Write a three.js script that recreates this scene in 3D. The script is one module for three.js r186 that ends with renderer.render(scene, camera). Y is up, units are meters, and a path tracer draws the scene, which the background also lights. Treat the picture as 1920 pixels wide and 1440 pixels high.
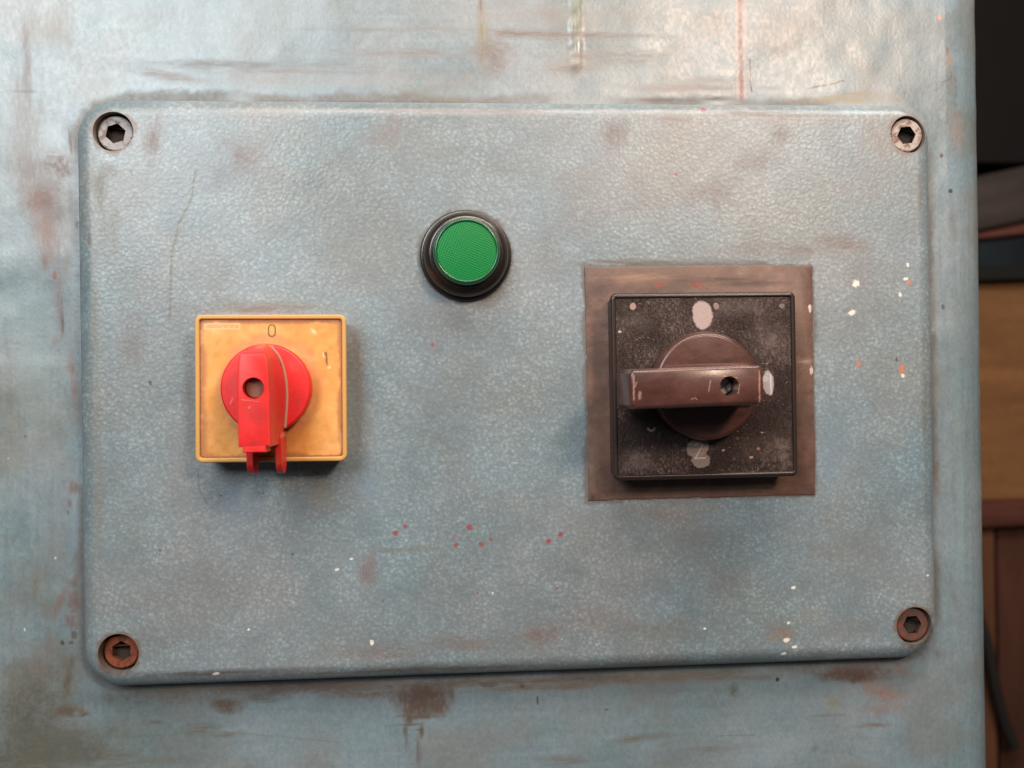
import * as THREE from 'three';
import { RectAreaLightUniformsLib } from 'three/addons/lights/RectAreaLightUniformsLib.js';
import { toCreasedNormals, mergeGeometries } from 'three/addons/utils/BufferGeometryUtils.js';
import { Brush, Evaluator, SUBTRACTION } from 'three-bvh-csg';

// ---------------------------------------------------------------- camera, light, exposure
const MM = 0.001;
const scene = new THREE.Scene();
scene.background = new THREE.Color().setRGB(0.044, 0.044, 0.046);          // dim light of the workshop
const camera = new THREE.PerspectiveCamera(42.32, 4 / 3, 0.02, 20);
camera.position.set(-27.9 * MM, 0.34 * MM, 310 * MM);
camera.rotation.set(0.00117, -0.07574, -0.01444, 'YXZ');
camera.focus = 0.303;
camera.userData.fStop = 11;
const renderer = new THREE.WebGLRenderer({ antialias: true });
renderer.setSize(1024, 768);
renderer.toneMapping = THREE.LinearToneMapping;
renderer.toneMappingExposure = 1;
renderer.shadowMap.enabled = true;
RectAreaLightUniformsLib.init();
const LAMPS = [   // label, position (mm), aimed at (mm), width, height (mm), colour, strength, glow
  ['cool white square work lamp hanging above on the side of the yellow switch', [-400, 365, 740], [-20, 0, 0], 360, 360, [0.95, 0.98, 1.0], 12.2],
  ['small warm white work lamp hanging above on the side of the black switch', [315, 370, 780], [20, 0, 0], 120, 120, [1.0, 0.73, 0.57], 94],
  ['long strip lamp hanging straight above the cover plate', [110, 560, 310], [0, 0, 0], 800, 110, [1.0, 0.89, 0.79], 20],
];

// ---------------------------------------------------------------- helpers
const clamp = (x, a = 0, b = 1) => Math.min(b, Math.max(a, x));
const sst = (a, b, x) => { const t = clamp((x - a) / (b - a)); return t * t * (3 - 2 * t); };
const hash = (ix, iy, s) => { let n = Math.imul(ix, 374761393) ^ Math.imul(iy, 668265263) ^ Math.imul(s + 11, 1274126177); n = Math.imul(n ^ (n >>> 13), 1274126177); n = Math.imul(n ^ (n >>> 15), 2246822519); return ((n ^ (n >>> 16)) >>> 0) / 4294967296; };
function vn(x, y, s) {
  const ix = Math.floor(x), iy = Math.floor(y); let fx = x - ix, fy = y - iy;
  fx = fx * fx * (3 - 2 * fx); fy = fy * fy * (3 - 2 * fy);
  const a = hash(ix, iy, s), b = hash(ix + 1, iy, s), c = hash(ix, iy + 1, s), d = hash(ix + 1, iy + 1, s);
  return a + (b - a) * fx + (c - a) * fy + (a - b - c + d) * fx * fy;
}
const fbm = (x, y, s, n = 3) => { let v = 0, a = 0.5, t = 0; for (let i = 0; i < n; i++) { v += a * vn(x, y, s + i); t += a; a *= 0.5; x = x * 2.03 + 7.1; y = y * 2.03 + 3.7; } return v / t; };
const W = { f1: 0, f2: 0, id: 0 };
function worley(x, y, s) {
  const ix = Math.floor(x), iy = Math.floor(y); let f1 = 9, f2 = 9, id = 0;
  for (let j = -1; j <= 1; j++) for (let i = -1; i <= 1; i++) {
    const cx = ix + i, cy = iy + j, dx = cx + hash(cx, cy, s) - x, dy = cy + hash(cx, cy, s + 1) - y, d = dx * dx + dy * dy;
    if (d < f1) { f2 = f1; f1 = d; id = hash(cx, cy, s + 2); } else if (d < f2) f2 = d;
  }
  W.f1 = Math.sqrt(f1); W.f2 = Math.sqrt(f2); W.id = id; return W;
}
const rgbOf = (h) => Array.isArray(h) ? h : [(h >> 16) & 255, (h >> 8) & 255, h & 255];

// A sheet of paint seen square on: colour (sRGB), relief (0..1) and roughness for x0..x1, y0..y1 in mm.
class Sheet {
  constructor(x0, y0, x1, y1, perMm) {
    Object.assign(this, { x0, y0, x1, y1, w: Math.min(2048, Math.round((x1 - x0) * perMm)), h: Math.min(2048, Math.round((y1 - y0) * perMm)) });
    const n = this.w * this.h;
    this.c = new Float32Array(n * 3); this.b = new Float32Array(n); this.r = new Float32Array(n);
  }
  X(i) { return this.x0 + (i + 0.5) / this.w * (this.x1 - this.x0); }
  Y(j) { return this.y0 + (j + 0.5) / this.h * (this.y1 - this.y0); }
  fill(fn) { const o = [0, 0, 0, 0.5, 0.5]; for (let j = 0; j < this.h; j++) for (let i = 0; i < this.w; i++) { const k = j * this.w + i; fn(this.X(i), this.Y(j), o); this.c[3 * k] = o[0]; this.c[3 * k + 1] = o[1]; this.c[3 * k + 2] = o[2]; this.b[k] = o[3]; this.r[k] = o[4]; } }
  // fn(x, y) -> cover 0..1; the colour is laid over, relief is raised by db, roughness goes to ro
  lay(ax, ay, bx, by, col, fn, db = 0, ro = -1) {
    const sx = this.w / (this.x1 - this.x0), sy = this.h / (this.y1 - this.y0);
    const i0 = Math.max(0, Math.floor((ax - this.x0) * sx)), i1 = Math.min(this.w - 1, Math.ceil((bx - this.x0) * sx)), j0 = Math.max(0, Math.floor((ay - this.y0) * sy)), j1 = Math.min(this.h - 1, Math.ceil((by - this.y0) * sy));
    for (let j = j0; j <= j1; j++) for (let i = i0; i <= i1; i++) {
      const m = fn(this.X(i), this.Y(j)); if (m <= 0) continue;
      const k = j * this.w + i;
      for (let q = 0; q < 3; q++) this.c[3 * k + q] += (col[q] - this.c[3 * k + q]) * m;
      this.b[k] += db * m; if (ro >= 0) this.r[k] += (ro - this.r[k]) * m;
    }
  }
  // kinds: 0 smudge, 1 chip or splash, 2 streaky upright, 3 streaky level
  stains(list) {
    list.forEach(([x, y, rx, ry, rot, hex, s, kind], n) => {
      const R = Math.max(rx, ry) * 1.7 + 0.5, ca = Math.cos(rot), sa = Math.sin(rot), chip = kind === 1;
      const fx = kind === 3 ? 0.14 : kind === 2 ? 0.9 : 0.55, fy = kind === 2 ? 0.17 : kind === 3 ? 0.9 : 0.55, seed = 40 + n * 5;
      this.lay(x - R, y - R, x + R, y + R, rgbOf(hex), (px, py) => {
        const dx = px - x, dy = py - y, u = (dx * ca + dy * sa) / rx, v = (-dx * sa + dy * ca) / ry, d = Math.sqrt(u * u + v * v);
        if (d > 1.7) return 0;
        if (chip) return s * sst(1.2, 0.7, d + (fbm(px * 1.9, py * 1.9, seed, 2) - 0.5) * 0.8);
        const big = fbm(px * fx * 0.5, py * fy * 0.5, seed, 4) - 0.5, body = sst(1.4, kind === 0 ? -0.25 : -0.1, d + big * 1.1);
        if (body <= 0) return 0;
        const grain = sst(0.25, 0.75, fbm(px * fx * 2.4, py * fy * 2.4, seed + 3, 3) * 0.75 + body * 0.2);
        return Math.min(0.95, s * body * (0.45 + 0.95 * grain));
      }, chip ? (s > 0.85 ? 0.08 : -0.06) : 0, chip ? 0.4 : 0.62);
    });
  }
  lines(list) {
    list.forEach(([p, wd, hex, s], n) => {
      for (let k = 0; k + 3 < p.length; k += 2) {
        const [ax, ay, bx, by] = [p[k], p[k + 1], p[k + 2], p[k + 3]], L2 = (bx - ax) ** 2 + (by - ay) ** 2;
        this.lay(Math.min(ax, bx) - wd * 2, Math.min(ay, by) - wd * 2, Math.max(ax, bx) + wd * 2, Math.max(ay, by) + wd * 2, rgbOf(hex), (px, py) => {
          const t = ((px - ax) * (bx - ax) + (py - ay) * (by - ay)) / L2;
          if ((t < 0 && k > 0) || t > 1 || t < -0.02) return 0;
          const q = clamp(t), d = Math.hypot(px - ax - q * (bx - ax), py - ay - q * (by - ay)) + (fbm(px * 0.9, py * 0.9, 900 + n, 2) - 0.5) * wd * 0.7;
          return s * sst(wd, wd * 0.45, d) * (0.65 + 0.5 * vn(px * 1.5, py * 1.5, 950 + n));
        }, 0.03);
      }
    });
  }
  maps() {
    const n = this.w * this.h, c = new Uint8Array(n * 4), d = new Uint8Array(n * 4);
    for (let k = 0; k < n; k++) {
      for (let q = 0; q < 3; q++) c[4 * k + q] = clamp(Math.round(this.c[3 * k + q]), 0, 255);
      d[4 * k] = clamp(Math.round(this.b[k] * 255), 0, 255); d[4 * k + 1] = clamp(Math.round(this.r[k] * 255), 0, 255); c[4 * k + 3] = d[4 * k + 3] = 255;
    }
    const mk = (a, srgb) => { const t = new THREE.DataTexture(a, this.w, this.h, THREE.RGBAFormat); t.magFilter = t.minFilter = THREE.LinearFilter; if (srgb) t.colorSpace = THREE.SRGBColorSpace; t.needsUpdate = true; return t; };
    return { map: mk(c, true), relief: mk(d, false) };
  }
  material(bump, extra = {}) { const m = this.maps(); return new THREE.MeshPhysicalMaterial({ map: m.map, bumpMap: m.relief, bumpScale: bump, roughnessMap: m.relief, roughness: 1, ...extra }); }
  uv(g, ox = 0, oy = 0) { const p = g.attributes.position, a = new Float32Array(p.count * 2); for (let i = 0; i < p.count; i++) { a[2 * i] = (p.getX(i) + ox - this.x0) / (this.x1 - this.x0); a[2 * i + 1] = (p.getY(i) + oy - this.y0) / (this.y1 - this.y0); } g.setAttribute('uv', new THREE.BufferAttribute(a, 2)); return g; }
}
function mesh(name, g, m, parent) {      // geometry in mm
  g.scale(MM, MM, MM);
  const o = new THREE.Mesh(g, m); o.name = name; o.castShadow = o.receiveShadow = true; parent.add(o); return o;
}
function thing(name, label, category, x, y, z, turn = 0, group) {
  const o = new THREE.Group(); o.name = name; o.position.set(x * MM, y * MM, z * MM); o.rotation.z = turn; o.userData = { label, category }; if (group) o.userData.group = group; scene.add(o); return o;
}
const std = (r, g, b, roughness, extra = {}) => { const m = new THREE.MeshPhysicalMaterial({ roughness, ...extra }); m.color.setRGB(r, g, b); return m; };

// rings of a rounded rectangle: each ring is [inset, z, outward part of the normal, z part of the normal]
function ringed(hw, hh, r, rings, capTop, capBottom, seg = 10) {
  const dirs = [];
  for (let c = 0; c < 4; c++) for (let i = 0; i <= seg; i++) { const a = (c + i / seg) * Math.PI / 2; dirs.push([Math.cos(a), Math.sin(a), c === 0 || c === 3 ? 1 : -1, c < 2 ? 1 : -1]); }
  const n = dirs.length, P = [], N = [], I = [];
  const at = ([ca, sa, sx, sy], ins) => { const rr = Math.max(r - ins, 0.02), e = ins > r - 0.02 ? ins - r + 0.02 : 0; return [sx * (hw - r - e) + ca * rr, sy * (hh - r - e) + sa * rr]; };
  for (const [ins, z, no, nz] of rings) for (const d of dirs) { const [x, y] = at(d, ins), l = Math.hypot(no, nz) || 1; P.push(x, y, z); N.push(d[0] * no / l, d[1] * no / l, nz / l); }
  for (let k = 0; k + 1 < rings.length; k++) for (let i = 0; i < n; i++) { const a = k * n + i, b = k * n + (i + 1) % n, c = a + n, d = b + n; I.push(a, b, d, a, d, c); }
  const cap = (ring, up) => { const s = P.length / 3, [ins, z] = ring; P.push(0, 0, z); N.push(0, 0, up); for (const d of dirs) { const [x, y] = at(d, ins); P.push(x, y, z); N.push(0, 0, up); } for (let i = 0; i < n; i++) { const a = s + 1 + i, b = s + 1 + (i + 1) % n; up > 0 ? I.push(s, a, b) : I.push(s, b, a); } };
  if (capTop) cap(rings[rings.length - 1], 1);
  if (capBottom) cap(rings[0], -1);
  const g = new THREE.BufferGeometry(); g.setAttribute('position', new THREE.Float32BufferAttribute(P, 3)); g.setAttribute('normal', new THREE.Float32BufferAttribute(N, 3)); g.setIndex(I); return g;
}
const bend = (ins, z, r, n = 6) => { const o = []; for (let i = 0; i <= n; i++) { const a = i / n * Math.PI / 2; o.push([ins + r * (1 - Math.cos(a)), z + r * Math.sin(a), Math.cos(a), Math.sin(a)]); } return o; };   // outer edge, side to top
function cut(g, tools) {
  const ev = new Evaluator(); ev.attributes = ['position', 'normal']; ev.useGroups = false;
  let a = new Brush(g); a.updateMatrixWorld();
  for (const t of tools) { t.deleteAttribute('uv'); const b = new Brush(t); b.updateMatrixWorld(); a = ev.evaluate(a, b, SUBTRACTION); a.updateMatrixWorld(); }
  const o = new THREE.BufferGeometry(); for (const k of ['position', 'normal']) o.setAttribute(k, new THREE.BufferAttribute(new Float32Array(a.geometry.attributes[k].array), 3));
  if (a.geometry.index) o.setIndex(new THREE.BufferAttribute(new Uint32Array(a.geometry.index.array), 1)); return o;
}
const bore = (r, z0, z1, x = 0, y = 0, seg = 40) => new THREE.CylinderGeometry(r, r, z1 - z0, seg).rotateX(Math.PI / 2).translate(x, y, (z0 + z1) / 2);
const lathe = (pts, seg = 64) => new THREE.LatheGeometry(pts.map(([r, z]) => new THREE.Vector2(r, z)), seg).rotateX(Math.PI / 2);   // profile from the rim at the bottom up: (radius, height)
// skin over outlines with equal numbers of points, lowest first; sharp edges where faces turn more than 32 degrees
function loft(outlines, crease = 32) {
  const n = outlines[0].length, P = [], tri = (...v) => v.forEach((q) => P.push(...q));
  for (let k = 0; k + 1 < outlines.length; k++) for (let i = 0; i < n; i++) { const a = outlines[k][i], b = outlines[k][(i + 1) % n], c = outlines[k + 1][i], d = outlines[k + 1][(i + 1) % n]; tri(a, b, d); tri(a, d, c); }
  for (const [o, up] of [[outlines[0], 0], [outlines[outlines.length - 1], 1]]) { const f = THREE.ShapeUtils.triangulateShape(o.map((q) => new THREE.Vector2(q[0], q[1])), []); for (const [a, b, c] of f) up ? tri(o[a], o[b], o[c]) : tri(o[a], o[c], o[b]); }
  const g = new THREE.BufferGeometry(); g.setAttribute('position', new THREE.Float32BufferAttribute(P, 3));
  return crease ? toCreasedNormals(g, crease * Math.PI / 180) : (g.computeVertexNormals(), g);
}
const level = (pts, z, grow = 0) => pts.map(([x, y], i, a) => {   // an outline at height z, moved inward by grow
  if (!grow) return [x, y, z];
  const p = a[(i + a.length - 1) % a.length], q = a[(i + 1) % a.length], e1 = [x - p[0], y - p[1]], e2 = [q[0] - x, q[1] - y], l1 = Math.hypot(...e1) || 1, l2 = Math.hypot(...e2) || 1;
  const nx = -(e1[1] / l1 + e2[1] / l2), ny = e1[0] / l1 + e2[0] / l2, k = grow * 2 / Math.max(nx * nx + ny * ny, 0.6); return [x + nx * k, y + ny * k, z];
});

// ---------------------------------------------------------------- machine casing
const CW = 135.7, CH = 90.6, CR = 12.5, CX = -1.5, CY = -0.3;      // the cover's outline: half width, half height, corner, centre
const boxDist = (x, y, hw, hh, r) => { const qx = Math.abs(x) - hw + r, qy = Math.abs(y) - hh + r; return Math.hypot(Math.max(qx, 0), Math.max(qy, 0)) + Math.min(Math.max(qx, qy), 0) - r; };
{
  const sheet = new Sheet(-225, -175, 195, 175, 4.87);
  sheet.fill((x, y, o) => {
    const blot = fbm(x * 0.035, y * 0.035, 1, 4), tint = fbm(x * 0.05 + 40, y * 0.03, 5, 3), up = fbm(x * 0.9, y * 0.05, 9, 3), lv = fbm(x * 0.04, y * 0.7, 13, 3), fine = vn(x * 2.6, y * 2.0, 17), fine2 = vn(x * 1.2, y * 0.9, 19);
    const sides = sst(100, 150, Math.abs(x));
    const k = 1 + (blot - 0.5) * 0.20 + ((up - 0.5) * 0.12 * sides + (lv - 0.5) * 0.06 * (1 - sides)) + (fine - 0.5) * 0.09 + (fine2 - 0.5) * 0.07;
    const g = (tint - 0.5) * 34;
    const gm = 0.4 * sst(0.46, 0.72, fbm(x * 0.045 + 3, y * 0.06, 27, 4)) * (0.5 + 0.7 * vn(x * 1.1, y * 0.8, 31));
    o[0] = (112 - g * 0.35 + (blot - 0.5) * 14) * k; o[1] = (129 + g * 0.06) * k; o[2] = (135 + g * 0.30) * k;
    o[0] += (112 - o[0]) * gm; o[1] += (108 - o[1]) * gm; o[2] += (102 - o[2]) * gm;
    const peel = vn(x * 1.25, y * 1.05, 21) * 0.6 + vn(x * 2.7, y * 2.3, 23) * 0.4;
    o[3] = 0.3 + peel * 0.30 + (up - 0.5) * 0.14 * sides + (lv - 0.5) * 0.04 * (1 - sides);
    o[4] = 0.38 + (blot - 0.5) * 0.12 + (fine2 - 0.5) * 0.08;
  });
  // run of thick glossy paint above the cover
  sheet.lay(12, 98, 26, 140, [150, 152, 140], (x, y) => { const cx = 18.6 + (vn(0, y * 0.25, 60) - 0.5) * 1.6, wd = 2.6 * sst(101, 106, y) * sst(150, 112, y) + 1.2 * sst(101, 104, y); return wd < 0.3 ? 0 : 0.5 * sst(wd, wd * 0.3, Math.abs(x - cx) + (vn(x * 1.1, y * 1.1, 61) - 0.5) * 1.2); }, 0.4, 0.14);
  sheet.stains([
[-144.8,69.2,5,7.33,0.55,[104,86,80],0.825,0], [-149.7,60.1,5.67,5.67,0.4,[104,86,80],0.775,0], [-148,49.3,3.67,8.33,0.12,[138,118,110],0.75,2],
[-148.9,41,2.67,3.67,0,[104,88,84],0.625,2], [-146,36.7,0.67,1.67,0,[128,70,66],0.8,1], [-140.8,78.4,0.83,8.33,0.1,[104,88,84],0.75,2],
[-152.5,69.2,6.67,10,0,[104,88,84],0.4375,2], [-145,29.3,1.33,10,0,[104,88,84],0.625,2], [-144,22.7,0.67,6.67,0,[70,62,58],0.6875,2],
[-146,16,2.33,2.67,0,[104,88,84],0.4375,0], [-141,6,1.5,8.33,0.1,[104,88,84],0.75,2], [-139,52.6,1,2.33,0,[96,100,100],0.625,0],
[-142.1,7.7,1.33,2.67,0,[104,88,84],0.75,0], [-141.1,-29.8,2.17,2.33,0.1,[96,80,78],0.9,2], [-142.5,-34.7,1.5,2.67,0.1,[96,80,78],0.85,2],
[-143,-37.5,0.5,0.83,0,[70,62,58],0.7,1], [-143,-37.5,10,5,0,[98,122,140],0.375,0], [-141.2,-45.6,2.33,13.33,0,[98,122,140],0.5625,2],
[-141.7,-59.2,1.67,2.5,0,[96,80,78],0.95,2], [-141,-65.2,1.83,2.33,0.1,[96,80,78],0.95,2], [-143,-71.3,2.17,2.67,0.4,[96,80,78],0.95,2],
[-141.6,-75.5,0.83,1.33,0,[70,62,58],0.6,1], [-146,-65.4,1.67,7.5,-0.45,[104,88,84],0.6875,2], [-152,-58.5,2.67,7.67,-0.22,[92,90,78],0.625,2],
[-149.5,-66.9,4.33,5,-0.3,[92,90,78],0.4375,0], [-145.2,-77.9,0.67,0.75,0,[60,52,48],0.9,1], [-142.6,-77.9,0.83,0.5,0,[70,62,58],0.6,1],
[-143.9,-89.5,1.17,6.33,-0.14,[74,68,54],0.9,2], [-145.2,-83.7,1,2.67,0,[92,90,78],0.625,2], [-144.2,-99,3.67,2.17,0,[88,72,54],0.95,0],
[-139,-100.5,3,1,0.2,[80,70,54],0.875,0], [-152.2,-85.1,4.33,11.67,-0.2,[104,88,84],0.625,0], [-156.3,-96.5,10,11.67,0,[92,90,78],0.5625,0],
[-150.1,-108.4,20,6.67,0,[84,92,84],0.75,3], [-155,-114.8,18.33,4,0,[84,82,70],0.775,3], [-122.7,-116.2,20,2.33,0,[92,90,78],0.4375,3],
[-142,-105.4,15,2.67,0,[92,90,78],0.5,3], [-124.2,-106.1,10,6.67,0,[92,90,78],0.375,0], [-160.6,-7,5,33.33,0,[92,90,78],0.275,2],
[-155.7,-13.4,0.33,0.33,0,[70,62,58],0.8,1], [-156.7,-73.5,0.33,0.67,0,[226,218,206],0.9,1], [-147.1,-51.4,0.42,0.42,0,[226,218,206],0.8,1],
[-160.9,-20.2,0.5,0.33,0,[170,160,150],0.7,1], [-95.5,-98.5,4.33,1.67,0,[76,68,56],0.9375,3], [-94.9,-100.9,2.33,1.5,0,[76,66,54],0.9375,0],
[-117.6,-103.9,3.67,1,0,[80,72,60],0.75,3], [-102.1,-106.2,7.33,2.17,0.12,[84,80,68],0.75,3], [-94.7,-108.7,6,1.17,0,[92,90,78],0.625,3],
[-82.9,-96,10,2.67,0,[70,62,58],0.5,3], [-33.4,-98.2,10.33,3.33,0,[78,58,50],0.95,2], [-35.1,-102.2,6.67,3.67,0,[76,60,50],0.95,2],
[-28.9,-102.3,4.33,3,0.1,[80,66,54],0.9,2], [-38.6,-105.3,1.67,2.33,0,[78,66,56],0.875,2], [-32.6,-105.4,5.67,0.83,0,[78,68,56],0.875,3],
[-39.9,-104.8,4,0.5,0,[78,68,56],0.75,3], [-38.6,-107.6,5,0.5,0,[78,68,56],0.75,3], [-35.2,-109.4,2.33,0.5,0,[78,68,56],0.6875,3],
[-39.5,-109.2,0.83,2.67,0,[78,68,56],0.875,2], [-34.4,-109.8,0.83,2.67,0,[78,68,56],0.75,2], [-39.2,-113.8,0.83,4.33,0,[84,80,76],0.6875,2],
[-35.4,-116.6,1,5.67,0,[84,80,76],0.6875,2], [-57.9,-94.9,16.67,1.67,0,[80,70,58],0.75,3], [1.8,-97.1,26.67,1.5,0,[100,86,70],0.6875,3],
[36.7,-96.2,20,2,0,[110,96,78],0.75,3], [-12.8,-95.7,3,0.83,0,[70,62,58],0.6,1], [-2,-96.6,1,0.67,0,[70,62,58],0.7,1],
[16.6,-94.9,2,0.5,0,[70,62,58],0.6,1], [61.4,-94.8,18.33,1.67,0,[92,90,78],0.6875,3], [3.1,-101.3,0.33,1.5,0,[70,62,58],0.75,1],
[25.6,-105.6,0.67,0.27,0,[70,62,58],0.7,1], [34.6,-115.2,6,1.67,0,[92,90,78],0.625,3], [41.7,-114.6,8.33,1.17,0,[96,100,100],0.625,3],
[11.8,-121.1,10,2.33,0,[96,100,100],0.625,3], [59.3,-119.7,16.67,1.33,0,[96,100,100],0.5,3], [45.1,-123.4,13.33,2.33,0,[96,100,100],0.5,3],
[67.6,-101.2,2,3,0,[76,80,70],0.8125,0], [82.3,-97.5,0.67,0.67,0,[48,44,40],0.9,1], [106.3,-95.8,14,2.67,-0.06,[84,62,54],0.95,0],
[108.1,-98.3,10,2,-0.05,[76,58,52],0.875,0], [117.1,-102.9,10,4.33,-0.3,[132,104,94],0.775,0], [124.6,-95.9,5,3.33,-0.4,[120,98,84],0.625,0],
[100.7,-106.1,3.33,2,-0.2,[122,114,82],0.75,0], [117,-108.9,8.33,2.67,0,[124,104,96],0.5625,0], [97.1,-110.2,11.67,0.67,0,[96,100,100],0.625,3],
[115.1,-114.1,8.33,1,0,[104,88,84],0.5625,3], [137.5,-91.4,2,1.33,-0.5,[96,100,100],0.625,0], [84.6,-102.3,10,2.33,0,[96,120,116],0.5,3],
[94.2,-121.2,2.33,1.67,0,[96,100,100],0.5625,0], [126.7,-77.4,10,6.67,0,[98,122,140],0.25,0], [4.8,114,36.67,2,-0.02,[104,88,84],0.625,3],
[27.5,113.6,18.33,1.17,0,[110,92,86],0.625,3], [-11.5,114.2,2.33,10.67,0,[118,108,82],0.6875,2], [-11.9,123.1,1.17,2.67,0,[104,86,80],0.75,2],
[-7.3,108.2,8.33,5.67,0.2,[104,86,80],0.5625,0], [-5.7,103,6.67,4.33,0,[104,86,80],0.5,0], [18.6,105,10,4.33,0.2,[122,108,96],0.625,3],
[30.9,106.9,15,4,0,[128,112,100],0.5,3], [-46.5,114.6,25,1.33,0,[96,100,100],0.5,3], [-36.4,107,26.67,1.67,0,[104,88,84],0.4375,3],
[-93.4,103,33.33,1.83,0,[96,100,100],0.5625,3], [-70.2,100.7,33.33,1.17,0,[104,88,84],0.4375,3], [-113.2,99.5,15,2,-0.2,[104,88,84],0.4375,3],
[-56.7,103.4,20,2.67,0,[96,100,100],0.375,3], [11.9,120,6.67,3.33,0,[110,106,94],0.5,0], [18.5,121.5,2.67,10,0,[96,108,84],0.75,2],
[20.1,126.7,1.67,6.67,0,[84,100,84],0.75,2], [-153.6,104.1,1.67,15,0,[104,88,84],0.375,2], [-154.6,94.1,5,0.83,0,[96,100,100],0.5,3],
[-145.5,112.5,10,8.33,0,[150,140,130],0.375,2], [57.2,96.7,26.67,1.5,0,[138,118,110],0.625,3], [62.5,99.4,16.67,1.67,0,[138,118,110],0.4375,3],
[48.3,92.6,15,0.83,0,[104,86,80],0.75,3], [103.8,93.5,21.67,2,0.05,[150,128,96],0.6875,3], [64.2,93.2,5,1,0,[70,62,58],0.625,3],
[-46.8,91.1,50,0.83,0,[104,86,80],0.75,3], [-105.1,90.6,16.67,0.83,0,[138,118,110],0.6875,3], [141.1,120.9,0.67,0.83,0,[190,130,124],0.85,1],
[143.6,109.9,0.5,1.5,0,[104,86,80],0.7,1], [144.1,106.8,1.67,3.33,0,[150,108,90],0.625,2], [145.1,100.1,2,5,0,[104,88,84],0.5,2],
[141,74.8,0.58,0.83,0,[60,52,48],0.85,1], [143.9,63,0.75,0.67,0.3,[50,48,46],0.9,1], [140.8,24.4,0.5,1,0.2,[60,66,68],0.85,1],
[136.9,16.8,0.5,0.67,0,[170,160,146],0.7,1], [128.3,85.7,6.67,5,0,[150,120,104],0.5625,0], [145.7,84.1,3.33,10,0,[140,112,100],0.5,2],
[144.3,52,2.33,10,0,[96,100,100],0.5,2], [143.3,-72.6,1.33,8.33,0.2,[96,100,100],0.375,2], [64.5,111.4,0.5,0.5,0,[104,88,84],0.7,1],
[137.5,-33.3,1.67,10,0,[104,88,84],0.375,2], [-79.6,-93.8,38.33,2,0,[76,68,60],0.775,3], [-110.9,-93.6,20,2.67,0.04,[84,80,74],0.625,3],
[-15.4,-95.1,43.33,1.5,0,[82,70,60],0.75,3], [59.6,-95.8,33.33,1.67,-0.03,[92,84,72],0.625,3], [-49.5,-97.3,20,2,0,[84,72,62],0.625,0],
[-154.9,-109.8,20,10,0,[76,76,64],0.875,0], [-157.8,-88.2,10,15,0,[88,90,80],0.5625,0], [-137.3,-113.9,20,5,0,[82,84,74],0.625,3],
[-146.6,-88.6,8.33,13.33,0,[92,88,80],0.5,0], [-147.1,49.3,7.33,21.67,0.05,[124,104,98],0.525,2], [-155.6,80.8,8.33,25,0,[128,118,112],0.375,2],
[-146,-43.8,6.67,33.33,0,[104,104,100],0.3125,2], [4.9,119.5,46.67,6,0,[132,118,110],0.375,0], [-63.5,98.2,50,3.33,0,[128,118,114],0.375,0],
[-33.4,-97.9,11,4,0,[70,54,46],0.95,0], [-35.1,-102.1,6.67,4.33,0,[74,58,50],0.9375,0], [106.3,-96.5,13.33,3,-0.05,[76,58,50],0.95,0],
[-143.5,-99.5,6,2.33,0.1,[82,68,52],0.95,0], [-143.7,-89.5,2,7.33,-0.14,[78,70,56],0.875,0], [-95.2,-99.2,5.67,2.67,0,[76,66,54],0.9375,0],
[-141.8,-65.5,3,10,0.1,[98,82,80],0.75,0], [-148.6,59.3,7.33,8.33,0.4,[118,92,86],0.6875,0], [-154.8,-99.9,15,18.33,0,[72,74,66],0.75,0],
[-140.4,-110.4,21.67,7.33,0,[78,80,72],0.6875,0], [-110.9,-94.9,26.67,3.33,0.03,[76,70,64],0.625,0], [-72.9,-95,33.33,2.67,0,[74,66,60],0.625,0],
[19.2,-95,33.33,2.33,-0.03,[84,74,66],0.5625,0], [140.8,2.2,1.33,50,0,[98,122,140],0.375,2], [145.8,-33.5,1.33,50,0,[112,140,140],0.4375,2],
[-153.4,6.2,8.33,33.33,0,[112,128,126],0.375,2]]);
  sheet.lines([
[[73.3,129.2,73.1,115.2,73.3,103,73.3,92.4],0.87,[112,72,70],0.86],
[[72.1,129.2,71.8,108.2,72.1,92.8],0.58,[176,140,132],0.5],
[[75.1,129.3,74.6,108.2,74.6,92.8],0.58,[176,140,132],0.45],
[[101.8,129.7,101.5,122.6,101.4,118.4],0.43,[104,96,88],0.6],
[[76.2,106.5,76.5,101.2,76.3,99.5,76.8,95.6],0.33,[54,46,42],0.75],
[[95.7,96.8,99.3,97.6,103.1,98.1,107.9,99.6],0.37,[60,58,54],0.75],
[[141.4,99.2,143.8,100.1,145.3,101.9],0.33,[80,76,70],0.6],
[[-113.3,94.1,-110.3,94.5,-106.4,95.5],0.37,[110,94,88],0.7],
[[-134.8,91.3,-131.8,94,-128.7,95.3],0.4,[128,120,122],0.5],
[[-137.8,86.7,-139.2,80.1,-140.2,74.2],0.5,[150,116,100],0.5],
[[48.3,95.4,55.4,94.8,62.5,94.1],0.33,[110,84,72],0.5],
[[-76,-76,-66,-77],0.17,[90,90,90],0.3],
[[61.1,-115.4,75.4,-115.6],0.25,[84,90,92],0.4],
[[-138.8,-108,-96.3,-107.6,-59.8,-112.5],0.33,[92,100,96],0.35]]);
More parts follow.
